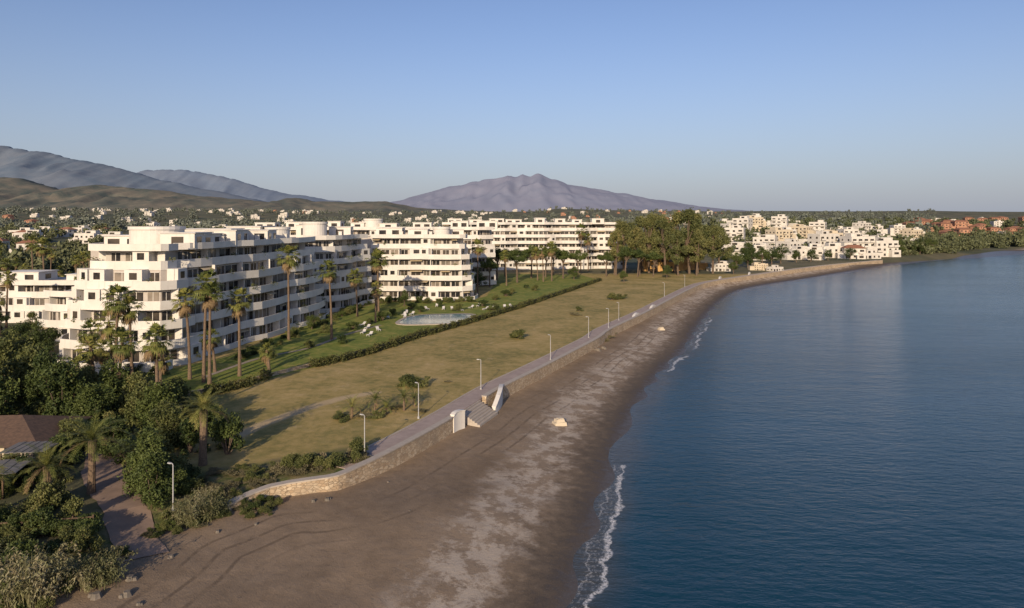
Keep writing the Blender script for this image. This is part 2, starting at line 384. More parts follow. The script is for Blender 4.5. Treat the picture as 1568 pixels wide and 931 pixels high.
def water_mat():
    m, nt, b = nodes_of('sea_water')
    ds = attr(nt,'ds'); fo = attr(nt,'foam')
    n2 = tex_noise(nt,0.7,4,0.65); n1 = tex_noise(nt,0.11,3,0.6)
    deep = ramp(nt, tex_noise(nt,0.012,3,0.6), [(0.35,(0.0015,0.032,0.054)),(0.65,(0.003,0.043,0.072))])
    sh = sstep(nt, math_(nt,'ADD',ds,math_(nt,'MULTIPLY_ADD',n1,6,-3)), -5.0, -0.3)
    c = mixc(nt, sh, deep, (0.055,0.055,0.048))
    w = math_(nt,'ADD',ds, math_(nt,'MULTIPLY_ADD',n1,5.0,-2.5)); w = math_(nt,'ADD', w, math_(nt,'MULTIPLY_ADD',n2,1.6,-0.8))
    wd = tex_noise(nt,0.35,2,0.5)
    f = math_(nt,'SUBTRACT',1.0, sstep(nt, math_(nt,'DIVIDE',math_(nt,'ABSOLUTE',math_(nt,'ADD',w,1.7)),math_(nt,'MULTIPLY_ADD',wd,2.4,-0.4)), 0.12,0.42))
    f2 = math_(nt,'MULTIPLY',math_(nt,'SUBTRACT',1.0, sstep(nt, math_(nt,'ABSOLUTE',math_(nt,'ADD',w,0.35)), 0.03,0.14)),0.45)
    lace = math_(nt,'MULTIPLY', sstep(nt,tex_noise(nt,2.6,4,0.75),0.50,0.60), math_(nt,'MULTIPLY',math_(nt,'SUBTRACT',1.0,sstep(nt,math_(nt,'ABSOLUTE',math_(nt,'ADD',w,0.8)),0.3,1.3)),0.35))
    f = math_(nt,'MAXIMUM',f,math_(nt,'MAXIMUM',f2,lace))
    f = math_(nt,'MULTIPLY', f, sstep(nt,math_(nt,'ADD',fo,math_(nt,'MULTIPLY_ADD',tex_noise(nt,0.1,2,0.5),1.6,-0.8)),0.35,0.65))
    f = math_(nt,'MULTIPLY', f, sstep(nt,tex_noise(nt,5,4,0.7),0.36,0.56))
    c = mixc(nt, f, c, (0.62,0.62,0.62))
    nt.links.new(c, b.inputs['Base Color'])
    nt.links.new(math_(nt,'MULTIPLY_ADD',f,0.7,0.12), b.inputs['Roughness'])
    b.inputs['IOR'].default_value = 1.33
    a1 = tex_noise(nt,0.55,5,0.62,vecscale=((1.0,2.2,1.0),(0,0,0.5)))
    a2 = tex_noise(nt,0.09,3,0.55,vecscale=((1.0,2.6,1.0),(0,0,-0.3)))
    calm = tex_noise(nt,0.010,3,0.5,vecscale=((1.0,2.0,1.0),(0,0,0.6)))
    h = math_(nt,'MULTIPLY',math_(nt,'ADD', a1, math_(nt,'MULTIPLY',a2,1.3)), math_(nt,'MULTIPLY_ADD',calm,1.6,0.2))
    bump(nt,b,h,0.42,0.34)
    return m
def terr(P):
    z, ds, dw = fields(P)
    dl = sd(P,LAWN+[LAWN[0]],LAWN); dt = pdist(P,TRACK)
    x, y = P[:,0], P[:,1]
    inl = np.maximum.reduce([-(x+62), dw-130, (y-300)*0.6, np.where(y<90, -(x+33+(y-60)*0.2), -50)])
    inl = np.where(dl>-6, -20, inl)
    bank = np.minimum(66-y+ (x+28)*0.55, 20.0)
    return z, dict(ds=ds,dw=dw,dl=dl,dt=dt,inl=inl,bank=bank)
gridmesh('ground', axis(-80,60,1.0,-26000,26000,1.07), axis(30,235,1.0,-550,30000,1.06), terr, ground_mat())
def seaf(P):
    ds = sd(P,SHORE,SHORE+FAR); y = P[:,1]
    fo = np.where(y<76,0.80,np.where(y<122,0.0,np.where(y<185,0.6,0.2)))
    return np.zeros(len(P)), dict(ds=ds,foam=fo)
gridmesh('sea', axis(-20,70,1.0,-300,19000,1.1), axis(20,200,1.0,-550,3900,1.1), seaf, water_mat())

# ------------------------------------------------------------------ mountains and hills
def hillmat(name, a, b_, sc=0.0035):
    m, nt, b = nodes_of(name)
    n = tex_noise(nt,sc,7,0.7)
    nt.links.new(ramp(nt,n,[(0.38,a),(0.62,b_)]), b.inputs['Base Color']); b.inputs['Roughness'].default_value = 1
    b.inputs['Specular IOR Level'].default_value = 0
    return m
def ridge(name, sky, y0, depth, mat, amp=0.35, f=1/900, seed=0, nx=420, nt_=60, crest=0.03):
    xs = np.linspace(sky[0][0], sky[-1][0], nx); S = np.interp(xs,[p[0] for p in sky],[p[1] for p in sky])
    V = []; F = []
    for j in range(nt_):
        t = -1+2*j/(nt_-1)
        for i, x in enumerate(xs):
            n = noise.fractal(Vector((x*f,t*depth*f,seed)),0.8,2.1,7)
            g = 1-abs(noise.noise(Vector((x*f*2.2+n*.4,t*depth*f*0.5,seed+9))))*2
            g2 = 1-abs(noise.noise(Vector((x*f*5,t*depth*f*1.6,seed+19))))*2
            pr = (1-abs(t))**1.15
            cr = noise.fractal(Vector((x*f*4,1.5,seed+4)),0.7,2.1,5)
            z = S[i]*pr*(1+amp*(n*0.5+(g-0.5)*0.6+(g2-.5)*.22)*min(1,abs(t)*3)) + S[i]*crest*cr*(1-abs(t))
            V.append((x, y0+t*depth+depth*0.06*n, z))
    for j in range(nt_-1):
        for i in range(nx-1):
            o = j*nx+i; F.append((o,o+1,o+nx+1,o+nx))
    me = bpy.data.meshes.new(name); me.from_pydata(V,[],F); me.materials.append(mat)
    me.polygons.foreach_set('use_smooth',[True]*len(F)); me.update(); place(name, me)
hz1 = hillmat('hazy_rock',(0.235,0.260,0.340),(0.265,0.280,0.355),.0018)  # hazy mountain materials carry aerial haze as a blue-grey base colour
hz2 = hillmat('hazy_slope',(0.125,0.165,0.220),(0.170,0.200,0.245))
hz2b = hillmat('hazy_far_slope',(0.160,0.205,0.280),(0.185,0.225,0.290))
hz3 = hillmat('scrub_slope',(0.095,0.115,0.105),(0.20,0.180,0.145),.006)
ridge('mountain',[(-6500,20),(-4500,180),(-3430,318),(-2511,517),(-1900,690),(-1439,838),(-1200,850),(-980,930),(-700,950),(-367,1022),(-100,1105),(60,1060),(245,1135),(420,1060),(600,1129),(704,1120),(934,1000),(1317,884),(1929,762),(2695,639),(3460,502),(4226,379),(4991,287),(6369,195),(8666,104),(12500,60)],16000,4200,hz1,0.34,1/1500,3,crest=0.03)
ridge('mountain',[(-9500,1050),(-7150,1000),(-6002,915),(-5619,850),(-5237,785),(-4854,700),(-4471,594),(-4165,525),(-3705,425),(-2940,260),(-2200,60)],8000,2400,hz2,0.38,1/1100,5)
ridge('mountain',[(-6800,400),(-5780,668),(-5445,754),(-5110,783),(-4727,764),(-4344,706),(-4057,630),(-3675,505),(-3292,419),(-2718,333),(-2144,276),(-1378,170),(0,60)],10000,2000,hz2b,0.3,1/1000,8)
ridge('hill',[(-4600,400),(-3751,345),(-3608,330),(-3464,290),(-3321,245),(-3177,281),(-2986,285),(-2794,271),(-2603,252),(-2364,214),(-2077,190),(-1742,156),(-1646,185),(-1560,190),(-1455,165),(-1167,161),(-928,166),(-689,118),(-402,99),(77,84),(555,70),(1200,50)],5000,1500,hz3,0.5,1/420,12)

# ------------------------------------------------------------------ sea wall, promenade, gateways
wl = WALLC
mb = MB()
segs = [wl[0:16], wl[17:]]
zt0 = [2.75+0.5*min(1,i/5) for i in range(len(segs[0]))]
mb.sweep(segs[0],0.35,-0.25,0.3,zt0,0); mb.sweep(segs[0],0.42,-0.32,[z+0.004 for z in zt0],[z+0.14 for z in zt0],1)
mb.sweep(segs[1],0.35,-0.25,0.3,3.25,0); mb.sweep(segs[1],0.42,-0.32,3.254,3.39,1)
mb.obj('sea_wall',['stone','kerb'])
mb = MB(); pr = wl[9:]
def wsweep(line,o1,o2,z,mat): mb.sweep(line,o1,o2,z-0.6,z,mat)
wsweep(pr,-0.34,-3.0,3.06,0); wsweep(pr,-3.0,-3.2,3.14,1)
mb.obj('promenade',['paving','kerb'])
def gateway(name, pts, heights, base, th=.22):
    g = MB(); g.sweep(pts,th,-th,base,[base+h for h in heights],0)
    g.sweep(pts,th+.08,-th-.08,[base+h+0.003 for h in heights],[base+h+0.12 for h in heights],0)
    g.obj(name,['white'])
pA = wl[15]; pB = wl[17]
dx,dy = pB[0]-pA[0],pB[1]-pA[1]; L=math.hypot(dx,dy); tx,ty=dx/L,dy/L; nx_,ny_=ty,-tx
def loc(o,a,b): return (o[0]+tx*a+nx_*b, o[1]+ty*a+ny_*b)
gateway('white_parapet',[loc(pA,-1.8+0.45*i, 0.15+0.02*i*i) for i in range(6)],[2.2,2.35,2.4,2.4,2.35,2.25],1.3)
gateway('white_parapet',[loc(pB,-0.6+0.7*i,1.6*math.cos(i/10*math.pi/2)+0.1) for i in range(11)],[0.9,1.3,1.65,1.95,2.15,2.3,2.4,2.4,2.35,2.3,2.2],1.2)
st = MB()
for k in range(8):
    c = loc(pA,L*0.5+0.4,-0.3+k*0.35); st.box(c[0],c[1],2.95-0.19*k-0.5,L*0.72,0.36,1.0,math.atan2(ty,tx),0)
st.obj('beach_steps',['kerb'])
for (px,py) in ((29.5,167),(37,183),(84,277),(104,300)):
    gateway('white_parapet',[(px+0.42*i*0.9, py+0.9*i*0.9) for i in range(8)],[0.9,1.4,1.7,1.85,1.9,1.8,1.5,1.0],1.9)

def lamp_post(x,y,h=4.2):
    z = gz(x,y); g = MB()
    g.cyl(0,0,0,0.25,0.13,10,0); g.cyl(0,0,0.25,h,0.06,8,0,r2=0.045)
    g.tube([(0,0,h),(0.1,0,h+0.08),(0.25,0,h+0.1)],[0.045,0.04,0.035],6,0)
    g.box(0.4,0,h+0.1,0.42,0.18,0.08,0,0,0.8); g.box(0.4,0,h+0.05,0.32,0.13,0.02,0,1)
    place('street_lamp', g.mesh('street_lamp',['metal','lamp']), (x,y,z), R.uniform(2.2,3.4))
for p in ((-14.9,69),(-11.3,82.5),(-4.4,96.5),(6.6,117),(15.6,139),(21.5,152),(25.5,163),(48,215),(62,245)): lamp_post(*p)
lamp_post(-28.3,57.0,3.9)

def beach_block(x,y,s):
    z = gz(x,y)-0.1; g = MB()
    g.box(0,0,0.25*s,1.8*s,1.5*s,0.5*s,0,0,0.93); g.box(0,0,0.7*s,1.3*s,1.1*s,0.42*s,0.1,0,0.85); g.box(0.1,0,0.95*s,0.8*s,0.7*s,0.12*s,0.2,0)
    place('concrete_block', g.mesh('concrete_block',['cream']), (x,y,z), 0.3)
beach_block(6.1,88,0.9); beach_block(35.6,163,0.8)
for (x,y,s) in ((-16.5,61,0.5),(-17.6,60.5,0.4),(16.9,134,1.1),(18.2,136.5,.9),(-21,56,.3),(-23.5,54.5,.35),(-25.2,50.5,.4),(-26.4,47.2,.6),(-25.6,45.4,.6),(-27.4,45,.7),(-24.4,44.6,.35),(-12,66,.2),(-9,60,.15)):
    g = MB()
    g.cyl(0,0,-0.2,0.45*s,0.7*s,7,0,r2=0.35*s); g.cyl(0.5*s,0.3*s,-0.2,0.3*s,0.5*s,6,0,r2=0.2*s)
    place('rock', g.mesh('rock',['rock']), (x,y,gz(x,y)), R.random()*6)

def strip(name, pts, w, mat, dz=0.04):
    pts = resample(catmull(pts,4),1.2); a=offset(pts,w/2); b=offset(pts,-w/2); g=MB()
    cols=[]
    for i in range(len(pts)):
        for k in range(5):
            t=k/4+(.5-k/4)*0.12*math.sin(i*1.7)*math.sin(i*.6); x=a[i][0]*(1-t)+b[i][0]*t; y=a[i][1]*(1-t)+b[i][1]*t; cols.append((x,y))
    z = fields(np.array(cols))[0]
    F=[(i*5+k,i*5+k+1,(i+1)*5+k+1,(i+1)*5+k) for i in range(len(pts)-1) for k in range(4)]
    g.add([(c[0],c[1],zz+dz) for c,zz in zip(cols,z)],F,0); g.obj(name,[mat])
strip('lane',[(-44,74),(-38.4,64),(-34,59),(-30.5,54.5),(-27,50)],3.2,'pinkpath',0.06)
strip('garden_path',[(-56,96),(-49,93.5),(-43,97.5),(-36.2,109.5),(-28.2,123.5),(-21,141),(-11.5,161),(1.2,190),(14.5,223.5)],0.7,'gpath',0.04)
strip('garden_path',[(-47,104),(-44,118),(-38,128),(-35,142),(-30,156)],0.9,'gpath',0.045)

# ------------------------------------------------------------------ apartment buildings
def terrace_building(name, path, back, z0, floors, fh=3.2, offs=None, psolid=0.15, plants=True):
    par = empty(name); P = resample(catmull(path,5),3.3)
    offs = offs or [0.8]+[0.0]*(floors-2)+[-1.2]
    walls, bands, win, fins, pl = MB(), MB(), MB(), MB(), []
    for k in range(floors):
        z = z0+k*fh; o = offs[k]; w = o-2.3
        W = offset(P,w)
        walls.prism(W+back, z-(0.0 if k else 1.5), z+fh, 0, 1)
        jo = o+R.uniform(-0.12,0.12)
        bands.sweep(P, jo, jo-0.2, z-0.46, z+1.05, 0)
        bands.sweep(P, jo-0.2, w-0.15, z-0.28, z+0.012, 0)
        for i in range(len(P)-1):
            a, b2 = W[i], W[i+1]; mx,my=(a[0]+b2[0])/2,(a[1]+b2[1])/2
            d = math.dist(a,b2); ang = math.atan2(b2[1]-a[1],b2[0]-a[0]); nx,ny = math.sin(ang),-math.cos(ang)
            if d < 1.4: continue
            r = R.random()
            if r < psolid:
                dd = 2.0; fins.box(mx+nx*dd/2,my+ny*dd/2,z+fh/2-0.14, d*0.98,dd,fh-0.30,ang,0)
                win.box(mx+nx*(dd+0.01),my+ny*(dd+0.01),z+1.85, d*0.42,0.10,1.15,ang,0)
            else:
                gm = 2 if R.random()<0.22 else 0
                ww = d*R.uniform(0.6,0.88); hh = 2.25
                win.box(mx+nx*0.02,my+ny*0.02,z+hh/2+0.06, ww,0.10,hh,ang,gm)
                win.box(mx+nx*0.06,my+ny*0.06,z+hh/2+0.06, 0.09,0.10,hh,ang,1)
                win.box(mx+nx*0.05,my+ny*0.05,z+hh+0.11, ww+0.1,0.12,0.09,ang,1)
                if R.random()<0.16:
                    c,q = math.cos(ang),math.sin(ang); h=d*0.46; dd=R.uniform(1.2,2.2)
                    A=[(mx-c*h+nx*.08,my-q*h+ny*.08,z+2.72),(mx+c*h+nx*.08,my+q*h+ny*.08,z+2.72),
                       (mx+c*h+nx*dd,my+q*h+ny*dd,z+2.1),(mx-c*h+nx*dd,my-q*h+ny*dd,z+2.1)]
                    fins.add(A+[(x,y,zz-0.05) for x,y,zz in A],[(0,1,2,3),(7,6,5,4),(3,2,6,7),(0,3,7,4),(1,5,6,2)],1)
            if i%3==0:
                dd=1.35; fins.box(a[0]+nx*dd/2,a[1]+ny*dd/2,z+fh/2-0.15,0.2,dd,fh-0.32,ang,0)
            if plants and R.random()<0.26:
                px,py = mx+nx*(2.05),my+ny*2.05; n=R.randint(30,120)
                pl.append(cards(cloud([(px,py,z+1.15),(px+R.uniform(-.8,.8),py+R.uniform(-.5,.5),z+1.0)],[R.uniform(.35,.7),R.uniform(.3,.6)],n),0.14))
    zt = z0+floors*fh; o = offs[-1]
    bands.sweep(P,o+0.25,o+0.05,zt-0.43,zt+0.75,0); bands.sweep(P,o+0.05,o-2.5,zt-0.26,zt-0.02,0)
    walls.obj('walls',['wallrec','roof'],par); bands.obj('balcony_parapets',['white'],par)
    win.obj('windows',['glass','white','curtain'],par); fins.obj('partitions',['white','awning'],par)
    if pl: place('terrace_plants',quadmesh('terrace_plants',np.concatenate(pl),['leafB']),parent=par)
    return par, zt
def rooftop(par, items, mats=('white','glass','roof')):
    g = MB()
    for it in items:
        if it[0]=='b':
            _,x,y,z,sx,sy,sz,r = it
            g.box(x,y,z+sz/2-0.1,sx,sy,sz+0.2,r,0); g.box(x,y,z+sz+0.08,sx+0.5,sy+0.5,0.16,r,0)
            c,q=math.cos(r),math.sin(r)
            nw=max(1,int(sx/3.2))
            for i in range(nw):
                lx=(i+0.5)/nw*sx-sx/2; ly=-sy/2-0.01
                g.box(x+lx*c-ly*q,y+lx*q+ly*c,z+sz*0.48,min(2.1,sx/nw*0.6),0.1,sz*0.55,r,1)
            nw=max(1,int(sy/4))
            for i in range(nw):
                ly=(i+0.5)/nw*sy-sy/2; lx=sx/2+0.01
                g.box(x+lx*c-ly*q,y+lx*q+ly*c,z+sz*0.48,0.1,min(2.0,sy/nw*0.5),sz*0.55,r,1)
        elif it[0]=='c':
            _,x,y,z,r_,h = it
            g.cyl(x,y,z-0.1,z+h,r_,28,0,2); g.cyl(x,y,z+h-0.45,z+h+0.12,r_+0.22,28,0,2)
        elif it[0]=='ch':
            _,x,y,z,h = it; g.box(x,y,z+h/2,0.9,0.6,h,0,0); g.box(x,y,z+h+0.06,1.15,0.85,0.12,0,0)
    g.obj('roof_structures',list(mats),par)

pA1 = [(-77.5,124),(-75.5,115.5),(-71,113),(-63,112),(-57.8,112.2),(-55.6,114.5),(-55.0,118)]
par,zt = terrace_building('apartment_building',pA1,[(-60,122),(-60,150),(-78,150),(-79,128)],3,6,3.2,[1.8,0.9,0.3,0,-1.0,-3.2],0.34)
rooftop(par,[('c',-66,127,zt,4.6,3.5),('b',-72.5,131,zt-0.2,7,8,2.0,0.05),('b',-61,130,zt-0.1,8,8,2.2,0),('b',-63,141,zt,12,9,2.9,0.1),('ch',-57,134,zt,2.0),('ch',-70,140,zt,2.8)])
pA2 = [(-58.5,118.5),(-55.8,120.5),(-53.6,127),(-53.2,134.5),(-51.2,138),(-50.0,146),(-50.0,152),(-48.2,155),(-46.8,163),(-47.3,170.5)]
par,zt = terrace_building('apartment_building',pA2,[(-62,172),(-64,150),(-64,121)],3,6,3.2,[1.6,0.7,0.3,0,-0.5,-2.0],0.03)
rooftop(par,[('b',-60,126,zt,6,8,2.4,0.05),('b',-58,139,zt,6,9,2.7,0.1),('b',-57,152,zt,7,8,2.5,0.1),('c',-56,163,zt,2.8,3.0),('ch',-56.5,133,zt,1.5),('ch',-54.5,146,zt,1.5),('ch',-52.5,158,zt,1.5),('b',-63,165,zt,8,10,3.2,0)])
pB1 = [(-54,176),(-49.5,177.5),(-45.5,181),(-43.5,188),(-43.6,194),(-41,199)]
par,zt = terrace_building('apartment_building',pB1,[(-52,206),(-62,200),(-62,180)],3,6,3.2,[1.2,0.4,0.2,0,-0.3,-1.6],0.08)
rooftop(par,[('c',-54,187,zt,3.2,4.2),('b',-49,196,zt,6,6,2.8,0.1),('b',-57,192,zt,5,8,3.4,0),('ch',-47,187,zt,1.6)])
pC1 = [(-44,207.5),(-40,206),(-33,205.5),(-27,206.3),(-25.5,205),(-18,204.5),(-14,205.5),(-12,208.5),(-12.6,215),(-15,219),(-14.5,226)]
par,zt = terrace_building('apartment_building',pC1,[(-26,228),(-46,225),(-48,212)],3,6,3.15,[1.4,0.7,0.3,0,-0.5,-2.0],0.08)
rooftop(par,[('b',-38,214,zt,8,6,2.6,0),('b',-29,213,zt,6,6,2.2,0),('c',-22,213,zt,2.6,2.8),('b',-18,218,zt,5,5,2.0,0.1),('ch',-34,210,zt,1.5),('ch',-25,210,zt,1.5),('ch',-41,218,zt,2.8)])
pE = [(-100,250),(-80,246),(-62,250),(-45,244),(-30,248),(-14,246),(-6,250)]
par,zt = terrace_building('apartment_building',pE,[(-8,268),(-100,268)],4,6,3.3,[0.6,0.2,0,0,-0.5,-1.6],0.15,False)
rooftop(par,[('b',-90+i*11.5+R.uniform(-2,2),256,zt,R.uniform(4,8),6,R.uniform(1.6,3.0),0) for i in range(8)]+[('c',-52,256,zt,3.4,3.6)])
pD = [(-34,326),(-22,324),(-14,328),(-4,327),(4,331),(16,330),(24,335),(36,334),(42,338),(52,337),(57,342)]
par,zt = terrace_building('apartment_building',pD,[(54,358),(-34,348)],3.5,7,3.1,[1.0,0.4,0.2,0,-0.2,-0.8,-2.0],0.12,False)
rooftop(par,[('b',-30+i*10.5+R.uniform(-2,2),340,zt,R.uniform(4,8),5,R.uniform(1.4,2.6),0.05) for i in range(8)]+[('c',14,341,zt,3,2.8)])
pF = [(-134,163),(-125,161),(-112,160),(-99,161.5),(-97,166)]
par,zt = terrace_building('apartment_building',pF,[(-97,180),(-134,180)],3,3,3.0,[0.8,0,-1.6],0.3,False)
rooftop(par,[('b',-120,170,zt,9,7,2.2,0),('b',-106,170,zt,6,6,1.6,0)])
par,zt = terrace_building('apartment_building',[(-96,138),(-92,136),(-86,135.5),(-81,137)],[(-80,150),(-96,150)],3,3,3.0,[0.6,0,-1.4],0.4,False)
rooftop(par,[('b',-87,144,zt,6,5,1.6,0)])
g=MB()
for (x0,x1,y,z) in ((-74,-63,109.0,1.2),(-62,-55,107.6,1.5),(-70,-60,106.0,.8)): g.box((x0+x1)/2,y,3+z/2,x1-x0,.25,z,.05,0); g.box(x1,y+1.5,3+z/2,.25,3,z,.05,0)
g.obj('garden_terrace_wall',['white'])

# pool, deck and loungers
g = MB(); poolc=[]
for k in range(40):
    t=2*math.pi*k/40; ct,st_=math.cos(t),math.sin(t)
    sx=math.copysign(abs(ct)**.6,ct); sy=math.copysign(abs(st_)**.6,st_)
    poolc.append((-18+8.2*sx+0.8*sy, 165+8.0*sy+1.5*sx))
cx=sum(p[0] for p in poolc)/40; cy=sum(p[1] for p in poolc)/40
out=[(cx+(x-cx)*1.10,cy+(y-cy)*1.12) for x,y in poolc]
n=40
g.add([(x,y,3.16) for x,y in poolc]+[(x,y,3.16) for x,y in out]+[(x,y,2.8) for x,y in out],[(i,(i+1)%n,(i+1)%n+n,i+n) for i in range(n)]+[(i+n,(i+1)%n+n,(i+1)%n+2*n,i+2*n) for i in range(n)],0)
pw,ntp,bp = nodes_of('pool_water'); nn=tex_noise(ntp,1.5,3,0.5)
ntp.links.new(ramp(ntp,nn,[(0.4,(0.17,0.29,0.36)),(0.6,(0.23,0.37,0.43))]),bp.inputs['Base Color']); bp.inputs['Roughness'].default_value=0.08; bump(ntp,bp,nn,0.15,0.05)
g.add([(x,y,3.10) for x,y in poolc],[tuple(range(n))],1)
g.obj('swimming_pool',['kerb',pw])
lg = MB()
lg.box(0,0.25,0.34,0.66,1.3,0.08,0,0)
lg.add([(-.33,-.4,.30),(.33,-.4,.30),(.33,-1.0,.75),(-.33,-1.0,.75),(-.33,-.4,.38),(.33,-.4,.38),(.33,-1.0,.83),(-.33,-1.0,.83)],[(0,1,2,3),(7,6,5,4),(0,4,5,1),(2,6,7,3),(1,5,6,2),(0,3,7,4)],0)
for sx in (-.28,.28):
    for sy in (-.35,.8): lg.box(sx,sy,0.15,0.06,0.06,0.3,0,0)
lme = lg.mesh('sun_lounger',['plastic'])
for (x,y) in [(-29.5,141.5),(-31.5,144.5),(-29.0,148),(-32,151),(-34,155)]+[(-23+i*2.3+R.uniform(-.5,.5),186+R.uniform(-6,4)) for i in range(11)]+[(-28+R.uniform(-3,3),168+R.uniform(-5,8)) for i in range(5)]:
    place('sun_lounger',lme,(x,y,3.0),R.uniform(-.8,.8)+math.pi,1.0)

# garden fence wall and hedge
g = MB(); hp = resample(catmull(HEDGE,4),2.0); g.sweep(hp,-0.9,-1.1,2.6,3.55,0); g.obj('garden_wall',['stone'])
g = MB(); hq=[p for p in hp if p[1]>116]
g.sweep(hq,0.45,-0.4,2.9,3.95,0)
V=[]
for i,p in enumerate(hp):
    thick = 1 if p[1]>116 else (1 if noise.noise(Vector((p[0]*.25,p[1]*.25,3)))>-0.05 else 0)
    if not thick: continue
    w = 0.75 if p[1]>116 else 1.0
    jx,jy=R.uniform(-.25,.25),R.uniform(-.25,.25); hh=R.uniform(.6,1.0)
    V.append(cards(cloud([(p[0]+jx,p[1]+jy,3.4+R.uniform(-.1,.35)),(p[0]+jx*3,p[1]+1-jy,3.45)],[(w,1.3,hh),(w*.9,1.2,.7)],600 if p[1]<200 else 220),0.16))
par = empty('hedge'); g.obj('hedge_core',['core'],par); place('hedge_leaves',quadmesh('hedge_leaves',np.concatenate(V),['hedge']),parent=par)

# ------------------------------------------------------------------ vegetation library
def tree_mesh(name, h, crown, trunk_r, nleaf, leaf, mat, kind='broad', seed=0):
    rr = random.Random(seed); g = MB(); C=[]; Rr=[]
    th = h*{'broad':0.38,'euc':0.5,'pine':0.6}.get(kind,0.3)
    bend=(rr.uniform(-.05,.05)*h, rr.uniform(-.05,.05)*h)
    g.tube([(0,0,-0.3),(bend[0]*.3,bend[1]*.3,th*.5),(bend[0],bend[1],th)],[trunk_r*1.2,trunk_r,trunk_r*.75],7,1)
    nb = {'broad':14,'euc':18,'pine':10}[kind]
    for i in range(nb):
        a = 2.4*i+rr.uniform(-.4,.4)
        if kind=='broad': rad=crown*rr.uniform(.2,.8); z=h*rr.uniform(.28,.88); cr=crown*rr.uniform(.20,.40); sq=0.85
        elif kind=='euc': rad=crown*rr.uniform(.15,.85); z=h*rr.uniform(.34,.96); cr=crown*rr.uniform(.17,.30); sq=1.15
        else: rad=crown*rr.uniform(.2,.75); z=h*rr.uniform(.70,.93); cr=crown*rr.uniform(.24,.38); sq=0.5
        if z>h*.85: rad*=.45
        p=(bend[0]+rad*math.cos(a),bend[1]+rad*math.sin(a),z); C.append(p); Rr.append((cr,cr,cr*sq))
        g.tube([(bend[0],bend[1],th*rr.uniform(.75,1)),((p[0]+bend[0])/2,(p[1]+bend[1])/2,(z+th)/2-h*.02),(p[0],p[1],z)],[trunk_r*.5,trunk_r*.33,trunk_r*.12],5,1)
    C.append((bend[0],bend[1],h*.9)); Rr.append((crown*.3,crown*.3,crown*.28))
    V = cards(cloud(C,Rr,nleaf),leaf)
    n=len(V)//4; g.add(V.tolist(),[(4*i,4*i+1,4*i+2,4*i+3) for i in range(n)],0)
    return g.mesh(name,[mat,'bark'])
def bush_mesh(name, r, h, nleaf, leaf, mat, seed=0, nb=8):
    rr=random.Random(seed); C=[];Q=[]
    for i in range(nb):
        a=2.4*i; d=r*rr.uniform(.1,.8); z=h*rr.uniform(.12,.86)*(1-0.3*d/r)
        C.append((d*math.cos(a),d*math.sin(a),z)); k=rr.uniform(.18,.40); Q.append((r*k,r*k,min(h,2*r)*k*.6))
    g=MB()
    for c in C: g.tube([(0,0,-.2),(c[0]*.5,c[1]*.5,c[2]*.5),c],[.07,.05,.02],4,1)
    V=cards(cloud(C,Q,nleaf),leaf); n=len(V)//4
    g.add(V.tolist(),[(4*i,4*i+1,4*i+2,4*i+3) for i in range(n)],0)
    return g.mesh(name,[mat,'bark'])
def reed_mesh(name,h,n,seed):
    rr=random.Random(seed); g=MB()
    for i in range(n):
        a=rr.uniform(0,6.28); d=abs(rr.gauss(0,.55)); lean=rr.uniform(.05,.75); hh=h*rr.uniform(.2,1)
        x,y=d*math.cos(a),d*math.sin(a); w=rr.uniform(.015,.035); b=a+rr.uniform(-.5,.5); c,q=math.cos(b),math.sin(b)
        P=[]
        for t in (0,.4,.75,1):
            X=x+c*lean*hh*t*t; Y=y+q*lean*hh*t*t; Z=hh*(t-.25*lean*t*t); ww=w*(1-t*.85); P+=[(X-q*ww,Y+c*ww,Z),(X+q*ww,Y-c*ww,Z)]
        g.add(P,[(0,1,3,2),(2,3,5,4),(4,5,7,6)],0)
        for t in (.2,.35,.5,.65,.8,.92):
            X=x+c*lean*hh*t*t; Y=y+q*lean*hh*t*t; Z=hh*(t-.25*lean*t*t); e=rr.uniform(0,6.28); l=rr.uniform(.2,.5); s=rr.uniform(.02,.05)
            g.add([(X,Y,Z),(X+math.cos(e)*l*.5-math.sin(e)*s,Y+math.sin(e)*l*.5+math.cos(e)*s,Z+.2),(X+math.cos(e)*l,Y+math.sin(e)*l,Z+.05),(X+math.cos(e)*l*.5+math.sin(e)*s,Y+math.sin(e)*l*.5-math.cos(e)*s,Z+.14)],[(0,1,2,3)],0)
        if rr.random()<.15:
            X=x+c*lean*hh; Y=y+q*lean*hh; V=cards(cloud([(X,Y,hh*(.95-.2*lean))],[(.08,.08,.28)],16),.08); g.add(V.tolist(),[(4*k,4*k+1,4*k+2,4*k+3) for k in range(16)],1)
    return g.mesh(name,['reed','scrub'])
